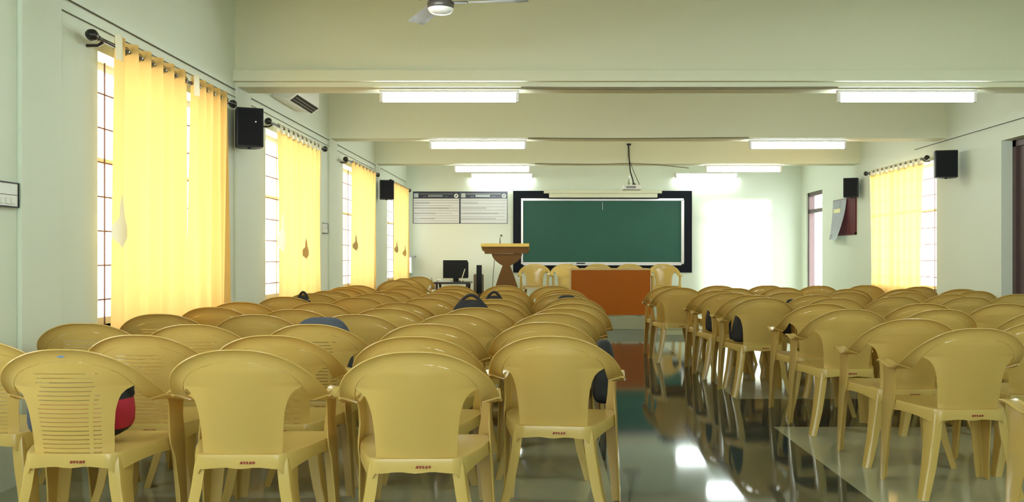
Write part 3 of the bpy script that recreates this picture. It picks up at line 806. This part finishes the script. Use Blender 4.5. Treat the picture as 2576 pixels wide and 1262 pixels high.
# ------------------------------------------------------------------ lights
def fixture(xc, y, z, label, L=1.20, wall=False):
    t = thing('tube_light', label, 'ceiling light', (xc, y, z), 0, 'fluorescent tube lights under the beams')
    bm = new_bm(); box(bm, -L/2, L/2, -.030, .030, .030, .055, .004); finish('housing', bm, 'lamp_white', t)
    if wall:
        bm = new_bm(); box(bm, -L/2, L/2, .030, .064, -.030, .055, .004); finish('wall_plate', bm, 'lamp_white', t)
    for dz in (.008, -.030):
        bm = new_bm(); cyl(bm, (-L/2+.03, 0, dz), (L/2-.03, 0, dz), .019, seg=14); finish('tube', bm, 'lamp', t, smooth=40)
    for sx in (-1, 1):
        bm = new_bm(); box(bm, min(sx*L/2, sx*(L/2-.03)), max(sx*L/2, sx*(L/2-.03)), -.022, .022, -.052, .030, .006); finish('end_cap', bm, 'lamp_white', t)
    for sx in (-1, 1) if not wall else ():
        bm = new_bm(); cyl(bm, (sx*.4, 0, .055), (sx*.4, 0, ZS-z+.001), .006); finish('hanger', bm, 'lamp_white', t)
for y, nm in ((7.78, 'nearest visible beam'), (11.13, 'middle visible beam'), (14.16, 'beam closest to the chalkboard'), (4.60, 'beam above the frame'), (1.35, 'beam over the rear rows'), (-1.90, 'rearmost beam, unseen, added for light')):  # rearmost pair is out of view, added to brighten the near chairs
    fixture(-.82, y, 2.53, 'glowing fluorescent tube light, left one, under the %s' % nm)
    fixture(3.12, y, 2.53, 'glowing fluorescent tube light, right one, under the %s' % nm)
for xc, nm in ((-.82, 'above the posters'), (3.10, 'above the bright right end')):
    fixture(xc, YF-.065, 2.70, 'glowing tube light on the front wall itself, %s' % nm, wall=True)
def cab(pts, r, m, label, cat='cable', name='cable'):
    P = [Vector(p) for p in pts]; q = [cr(P, t*(len(P)-1)/24) for t in range(25)]
    bm = new_bm(); tube(bm, q, r, 6); return tag(finish(name, bm, m, smooth=60), label, cat)
cab([(-.20, 7.70, 2.59), (.6, 7.69, 2.580), (1.5, 7.69, 2.583), (2.5, 7.70, 2.59)], .010, 'cable', 'brown cable along the nearest visible beam between its two lights')
cab([(-.20, 11.05, 2.60), (.8, 11.045, 2.592), (1.8, 11.045, 2.600), (2.5, 11.05, 2.605)], .008, 'cable', 'brown cable along the middle visible beam between its two lights')
cab([(-.15, 14.08, 2.60), (.8, 14.075, 2.59), (1.3, 14.075, 2.60), (1.7, 14.075, 2.585), (2.25, 14.08, 2.53)], .007, 'cable', 'brown cable along the beam in front of the chalkboard')
cab([(XL+.012, 1.0, 2.575), (XL+.012, 6, 2.572), (XL+.012, 11, 2.575), (XL+.012, 17.2, 2.570)], .004, 'dark_cable', 'thin dark cable running along the top of the left wall')
cab([(XL+.010, 4.9, 2.50), (XL+.010, 8, 2.51), (XL+.010, 11, 2.50), (XL+.010, 14, 2.50)], .003, 'dark_cable', 'fainter thin cable just below the dark one on the left wall')
cab([(XR-.010, 7.0, 2.58), (XR-.010, 10, 2.575), (XR-.010, 12, 2.57)], .004, 'dark_cable', 'thin cable running high along the right wall')

# ------------------------------------------------------------------ fan
t = thing('ceiling_fan', 'ceiling fan with dark motor hub and pale blades near the camera', 'ceiling fan', (-.64, 5.56, 2.65))
bm = new_bm(); lathe(bm, [(.040, .002), (.066, .012), (.082, .035), (.083, .060), (.060, .085), (.048, .12), (.045, .16)], 28); finish('motor_housing', bm, 'fan_dark', t, smooth=50)
bm = new_bm(); lathe(bm, [(.035, -.006), (.060, .000), (.074, .012), (.080, .024), (.074, .026), (.050, .006)], 28); finish('trim_ring', bm, 'chrome', t, smooth=50)
bm = new_bm(); lathe(bm, [(.010, -.002), (.040, .001), (.048, .006)], 24); finish('bottom_cap', bm, 'fan_dark', t, smooth=50)
bm = new_bm(); cyl(bm, (0, 0, .16), (0, 0, ZC-2.65), .012); lathe(bm, [(.05, 0), (.03, .05)], 16, c=(0, 0, ZC-2.65-.05)); finish('down_rod', bm, 'fan_dark', t, smooth=40)
for a in (-5, 115, 235):
    bm = new_bm(); rows = []
    for i in range(9):
        u = i/8; r = lerp(.13, .54, u); w = lerp(.045, .062, u)*(1 if i < 8 else .7)
        rows.append([Vector((r, w*c, .062+.010*c*(1-.4*u)+.004*(1-c*c))) for c in (-1, -.5, 0, .5, 1)])
    grid(bm, rows); bmesh.ops.solidify(bm, geom=bm.faces[:], thickness=.003)
    o = finish('blade', bm, 'fan_blade', t, smooth=50); o.rotation_euler = (0, 0, math.radians(a))
    bm = new_bm(); box(bm, .05, .17, -.018, .018, .058, .066, .003); k = finish('blade_bracket', bm, 'fan_dark', o)

# ------------------------------------------------------------------ air conditioner
t = thing('air_conditioner', 'white wall-mounted air conditioner with dark outlet on upper left wall', 'air conditioner', (XL, 9.22, 2.68))
bm = new_bm(); prism(bm, [(0, .02), (.17, 0), (.235, .05), (.235, .29), (0, .29)], 'Y', -.45, .45)
bmesh.ops.bevel(bm, geom=bm.edges[:], offset=.012, segments=2, profile=.6, affect='EDGES'); finish('casing', bm, 'white_frame', t, smooth=40)
bm = new_bm(); q = [(.165, -.006), (.238, .046), (.234, .052), (.160, .0)]; prism(bm, q, 'Y', -.40, .40); finish('outlet_louvre', bm, 'screen_black', t)
bm = new_bm()
for e in (.3, .65): prism(bm, [(lerp(.165, .238, e), lerp(-.009, .043, e)), (lerp(.165, .238, e)+.006, lerp(-.009, .043, e)+.003), (lerp(.165, .238, e)+.004, lerp(-.009, .043, e)+.006)], 'Y', -.39, .39)
finish('louvre_vane', bm, 'poster_grey', t)

# ------------------------------------------------------------------ switchboards and corner box
def switchboard(y, z, label, rows=2):
    t = thing('switchboard', label, 'switchboard', (XL, y, z), 0, 'switchboards on the left wall')
    bm = new_bm(); box(bm, 0, .018, -.11, .11, -.06, .06, .003); finish('plate', bm, 'white_plastic', t)
    bm = new_bm()
    box(bm, .004, .022, -.115, .115, .056, .062); box(bm, .004, .022, -.115, .115, -.062, -.056); box(bm, .004, .022, .110, .115, -.06, .06); box(bm, .018, .020, -.11, .11, -.001, .001)
    finish('plate_edge', bm, 'screen_black', t)
    for k in range(4):
        bm = new_bm(); box(bm, .016, .023, -.085+k*.045, -.055+k*.045, -.045, -.015, .002); finish('switch', bm, 'white_plastic', t)
switchboard(4.40, 1.455, 'white switchboard with black edges at the far left of the photo')
switchboard(10.85, 1.49, 'white switchboard between the second and third left curtains')
t = thing('wall_box', 'small white wall box with dark lid in the front left corner', 'wall box', (XL, 17.12, 1.0))
bm = new_bm(); box(bm, 0, .14, -.10, .10, -.16, .14, .006); finish('box_body', bm, 'white_plastic', t)
bm = new_bm(); box(bm, -.0, .20, -.11, .11, .14, .165, .003); finish('box_lid', bm, 'poster_grey', t)
bm = new_bm(); prism(bm, [(0, -.25), (0, -.16), (.09, -.16)], 'Y', -.02, .02); finish('support_bracket', bm, 'maroon', t)

# ------------------------------------------------------------------ computer corner
t = thing('computer_table', 'small dark table with the black monitor in the front left area', 'table', (-1.62, 16.2, 0))
bm = new_bm(); box(bm, -.34, .30, -.30, .35, .665, .70, .008); finish('table_top', bm, 'dark_wood', t)
for sx in (-1, 1):
    for sy in (-1, 1):
        bm = new_bm(); cxx = .27*sx-.02; cyy = .26*sy+.02; tube(bm, [(cxx, cyy, .665), (cxx-.02*sx, cyy, .4), (cxx, cyy, 0)], .022); finish('leg', bm, 'dark_wood', t, smooth=50)
t = thing('monitor', 'black monitor seen from the back on the dark table', 'monitor', (-1.60, 16.28, .70))
bm = new_bm(); prism(bm, [(-.23, .06), (.21, .06), (.225, .08), (.225, .34), (.20, .385), (-.23, .385)], 'Y', -.02, .03); finish('monitor_back', bm, 'screen_black', t)
bm = new_bm(); box(bm, -.15, .15, .03, .16, .09, .33, .02); finish('tube_housing', bm, 'screen_black', t)
bm = new_bm(); box(bm, -.05, .05, -.01, .03, .01, .08); box(bm, -.13, .13, -.07, .11, 0, .012, .003); finish('monitor_stand', bm, 'screen_black', t)
t = thing('papers', 'white papers and small items lying on the dark table', 'papers', (-1.78, 16.0, .70))
bm = new_bm(); box(bm, -.10, .16, -.08, .08, .0, .012, .002); box(bm, -.06, .10, -.06, .06, .0125, .02); finish('paper_stack', bm, 'poster_white', t)
t = thing('mouse', 'small pale computer mouse at the left end of the dark table', 'mouse', (-1.87, 15.95, .712+.001))
bm = new_bm(); bmesh.ops.create_uvsphere(bm, u_segments=12, v_segments=8, radius=.045)
for v in bm.verts: v.co = Vector((v.co.x, v.co.y*.6, (v.co.z+.045)*.5))
finish('mouse_body', bm, 'white_plastic', t, smooth=80)
bm = new_bm(); tube(bm, [(-1.47, 15.93, .701), (-1.45, 15.95, .80), (-1.41, 15.97, .93)], .008, 6); tag(finish('pointer', bm, 'cream_case', smooth=50), 'thin pale pointer leaning upright against the black monitor', 'pointer')
t = thing('office_chair', 'brown high-backed office chair beside the computer table', 'office chair', (-1.17, 16.0, 0))
bm = new_bm(); box(bm, -.09, .09, -.03, .05, .46, .84, .03); finish('backrest', bm, 'chair_brown', t, smooth=50)
bm = new_bm(); box(bm, -.035, .06, -.055, -.033, .50, 1.0, .008); finish('headrest', bm, 'screen_black', t, smooth=50)
bm = new_bm(); box(bm, -.14, .15, .05, .45, .42, .49, .02); finish('seat', bm, 'chair_brown', t, smooth=50)
bm = new_bm(); cyl(bm, (0, .25, .06), (0, .25, .42), .025)
for k in range(5): a = 2*PI*k/5; tube(bm, [(0, .25, .09), (.14*math.cos(a), .25+.14*math.sin(a), .03)], .02, 6)
finish('base', bm, 'screen_black', t, smooth=50)
t = thing('side_table', 'low white side table near the front left chairs', 'table', (-2.09, 15.9, 0))
bm = new_bm(); box(bm, -.16, .17, -.20, .20, .56, .60, .004); finish('table_top', bm, 'white_plastic', t)
for sx in (-1, 1):
    for sy in (-1, 1):
        bm = new_bm(); box(bm, .13*sx-.015, .13*sx+.015, .17*sy-.015, .17*sy+.015, 0, .56); finish('leg', bm, 'tan', t)
t = thing('paperweight', 'small dark round object on the white side table', 'paperweight', (-2.07, 15.85, .60))
bm = new_bm(); lathe(bm, [(.030, 0), (.034, .012), (.022, .026)], 16); finish('disc', bm, 'screen_black', t, smooth=50)
bm = new_bm(); tube(bm, [(-1.945, 15.75, .601), (-1.952, 15.75, .66), (-1.975, 15.75, .78)], .005, 6); tag(finish('pen', bm, 'dark_cable', smooth=50), 'thin dark stick standing at the right edge of the white side table', 'stick')

# ------------------------------------------------------------------ bags
def superbag(bm, c, dims, e=.55, taper=0.0, nu=22, nv=14, noise=.0):
    rnd = random.Random(int(abs(c[0]*100))+3)
    def sp(v, p): return math.copysign(abs(v)**p, v)
    rows = []
    for i in range(nv+1):
        ph = -PI/2+PI*i/nv; row = []
        for j in range(nu+1):
            th = 2*PI*j/nu
            x = dims[0]*sp(math.cos(ph), e)*sp(math.cos(th), e); y = dims[1]*sp(math.cos(ph), e)*sp(math.sin(th), e); z = dims[2]*sp(math.sin(ph), e)
            k = 1-taper*(z/dims[2]+1)/2
            wob = 1+noise*math.sin(5*th+3*ph)
            row.append(Vector((c[0]+x*k*wob, c[1]+y*k, c[2]+z)))
        rows.append(row)
    grid(bm, rows); bmesh.ops.remove_doubles(bm, verts=bm.verts[:], dist=.0006)

def backpack(x, y, z, w, d, h, m, label, rz=0, handle=True, tilt=0, tip=0.35):
    t = thing('backpack', label, 'backpack', (x, y, z), rz, 'bags left on the chairs')
    t.rotation_euler = (tilt, 0, rz)
    bm = new_bm(); superbag(bm, (0, 0, h/2), (w/2, d/2, h/2), .6, tip, noise=.015); finish('bag_body', bm, m, t, smooth=60)
    bm = new_bm(); superbag(bm, (0, -d*.42, h*.32), (w*.36, d*.16, h*.24), .55, .1); finish('front_pocket', bm, m, t, smooth=60)
    if handle:
        bm = new_bm(); hw = w*.16
        pts = [(-hw*1.5, 0, h*.92), (-hw*.9, 0, h*1.01), (-hw*.3, 0, h*1.065), (hw*.3, 0, h*1.065), (hw*.9, 0, h*1.01), (hw*1.5, 0, h*.92)]
        P = [Vector(p) for p in pts]; tube(bm, [cr(P, q*5/14) for q in range(15)], .011, 8); finish('carry_handle', bm, m, t, smooth=60)
    for sx in (-1, 1):
        bm = new_bm(); P = [Vector(p) for p in ((sx*w*.18, d*.42, h*.88), (sx*w*.26, d*.58, h*.6), (sx*w*.30, d*.50, h*.2), (sx*w*.30, d*.40, h*.08))]
        tube(bm, [cr(P, q*3/10) for q in range(11)], .010, 6); finish('shoulder_strap', bm, m, t, smooth=60)
    return t
def seat_of(px, py, rot=0, fy=0.05, ztop=.818):
    s = (py-645.0)/(CAM_Z-ztop); D = F/s; X = (px-1370)/s; r = math.radians(rot)
    ox, oy = X-.255*math.sin(r), D+.255*math.cos(r)
    return ox-fy*math.sin(r), oy+fy*math.cos(r)
SZ = .432
bx_, by_ = seat_of(1182, 772); backpack(bx_-.01, by_-.09, SZ, .36, .16, .425, 'bag_black', 'black backpack with a tall carry handle, centre of the left block', tip=.30)
bx_, by_ = seat_of(1239, 750.6); backpack(bx_+.0, by_-.09, SZ, .26, .15, .40, 'bag_black', 'black bag behind the tall-handled backpack, only its handle showing', tip=.5)
bx_, by_ = seat_of(1440, 747.5); backpack(bx_-.04, by_-.09, SZ, .30, .15, .395, 'bag_black', 'black bag in the aisle column of the left block, level with the desk corner', handle=False, tip=.35)
bx_, by_ = seat_of(715, 745); backpack(bx_+.10, by_-.09, SZ, .18, .14, .385, 'bag_black', 'small dark bag by the second left curtain, its handle poking up', tip=.5)
bx_, by_ = seat_of(785, 813.5); backpack(bx_+.0, by_-.10, SZ, .34, .13, .405, 'bag_blue', 'blue-grey flat-topped bag on a left block chair', handle=False, tip=.15)
# black bags in the right block
bx_, by_ = seat_of(1925, 747.5, 2); backpack(bx_-.14, by_-.06, SZ, .16, .17, .26, 'bag_black', 'black bag on a right block aisle chair, seen through its left slot', rz=.3, handle=False, tip=.6)
bx_, by_ = seat_of(1836, 734.6); backpack(bx_-.12, by_-.06, SZ, .13, .16, .22, 'bag_black', 'black bag on a far aisle chair of the right block', handle=False, tip=.3)
bx_, by_ = seat_of(2054, 740, 2); backpack(bx_-.13, by_+.0, SZ, .20, .16, .33, 'bag_black', 'black bag in the second column of the right block, dark strap showing', rz=-.4, handle=False, tip=.5)
# black bag hanging at the aisle side of the left block
t = backpack(.405, 5.02, .43, .14, .30, .34, 'bag_black', 'black backpack hanging over the aisle side of the frontmost aisle chairs', handle=False, tip=.25)
bx_, by_ = seat_of(1352, 808.5, -2); t.location = (bx_+.345, by_-.02, .36)
bm = new_bm(); tube(bm, [(-.02, 0, .30), (-.06, .0, .32), (-.10, .02, .28)], .012, 6); finish('hanging_strap', bm, 'bag_black', t, smooth=60)
bx_, by_ = seat_of(1352, 808.5); backpack(bx_-.13, by_-.04, SZ, .13, .2, .22, 'bag_blue', 'dark bag glimpsed through the left slot of the frontmost aisle chair', handle=False, tip=.2)
# red and black bag on the front left chair
bx_, by_ = seat_of(150, 876, 1)
t = thing('duffel_bag', 'red and black bag with blue-grey end on the slatted front left chair', 'bag', (bx_-.075, by_+.0, SZ), 0)
bm = new_bm(); superbag(bm, (0, 0, .115), (.205, .085, .113), .6, .05, noise=.02)
for f in bm.faces:
    c = f.calc_center_median(); f.material_index = 1 if (.055 < c.z < .165 and c.x > -.12) else (2 if c.x < -.12 else 0)
finish('bag_body', bm, ['bag_black', 'bag_red', 'bag_blue'], t, smooth=60)
bm = new_bm(); P = [Vector(p) for p in ((.08, -.03, .20), (.13, -.02, .232), (.185, .0, .235), (.19, .02, .17))]
tube(bm, [cr(P, q*3/10) for q in range(11)], .014, 8); finish('carry_handle', bm, 'bag_black', t, smooth=60)
bm = new_bm(); tube(bm, [(-.17, -.01, .226), (0, -.012, .232), (.17, -.01, .222)], .004, 6); finish('zip', bm, 'poster_grey', t, smooth=60)

# ------------------------------------------------------------------ outside, light, camera
w = bpy.data.worlds.new('World'); scene.world = w; w.use_nodes = True
bg = w.node_tree.nodes['Background']; bg.inputs[0].default_value = (0.93, 1.0, 0.98, 1); bg.inputs[1].default_value = 7.0
sun = bpy.data.lights.new('sun', 'SUN'); sun.energy = 13.0; sun.angle = math.radians(7); sun.color = (1.0, .98, .92)
so = bpy.data.objects.new('sun', sun); COL.objects.link(so)
so.rotation_euler = Vector((-1.55, 1.0, -.09)).to_track_quat('-Z', 'Y').to_euler(); so.location = (9, 10, 4)

cam = bpy.data.cameras.new('camera'); cam.sensor_width = 36; cam.lens = F/2576*36
cam.shift_x = (1288-1370)/2576; cam.shift_y = (645-631)/2576; cam.clip_start = .05
co = bpy.data.objects.new('camera', cam); COL.objects.link(co); co.location = (0, 0, CAM_Z); co.rotation_euler = (PI/2, 0, 0)
scene.camera = co
scene.view_settings.view_transform = 'Standard'; scene.view_settings.look = 'None'
scene.view_settings.exposure = 0.05; scene.view_settings.gamma = 1.0; scene.view_settings.use_curve_mapping = False
cy = scene.cycles
cy.use_denoising = True; cy.max_bounces = 10; cy.diffuse_bounces = 6; cy.glossy_bounces = 4; cy.transparent_max_bounces = 8
cy.sample_clamp_indirect = 8.0; cy.caustics_reflective = False; cy.caustics_refractive = False
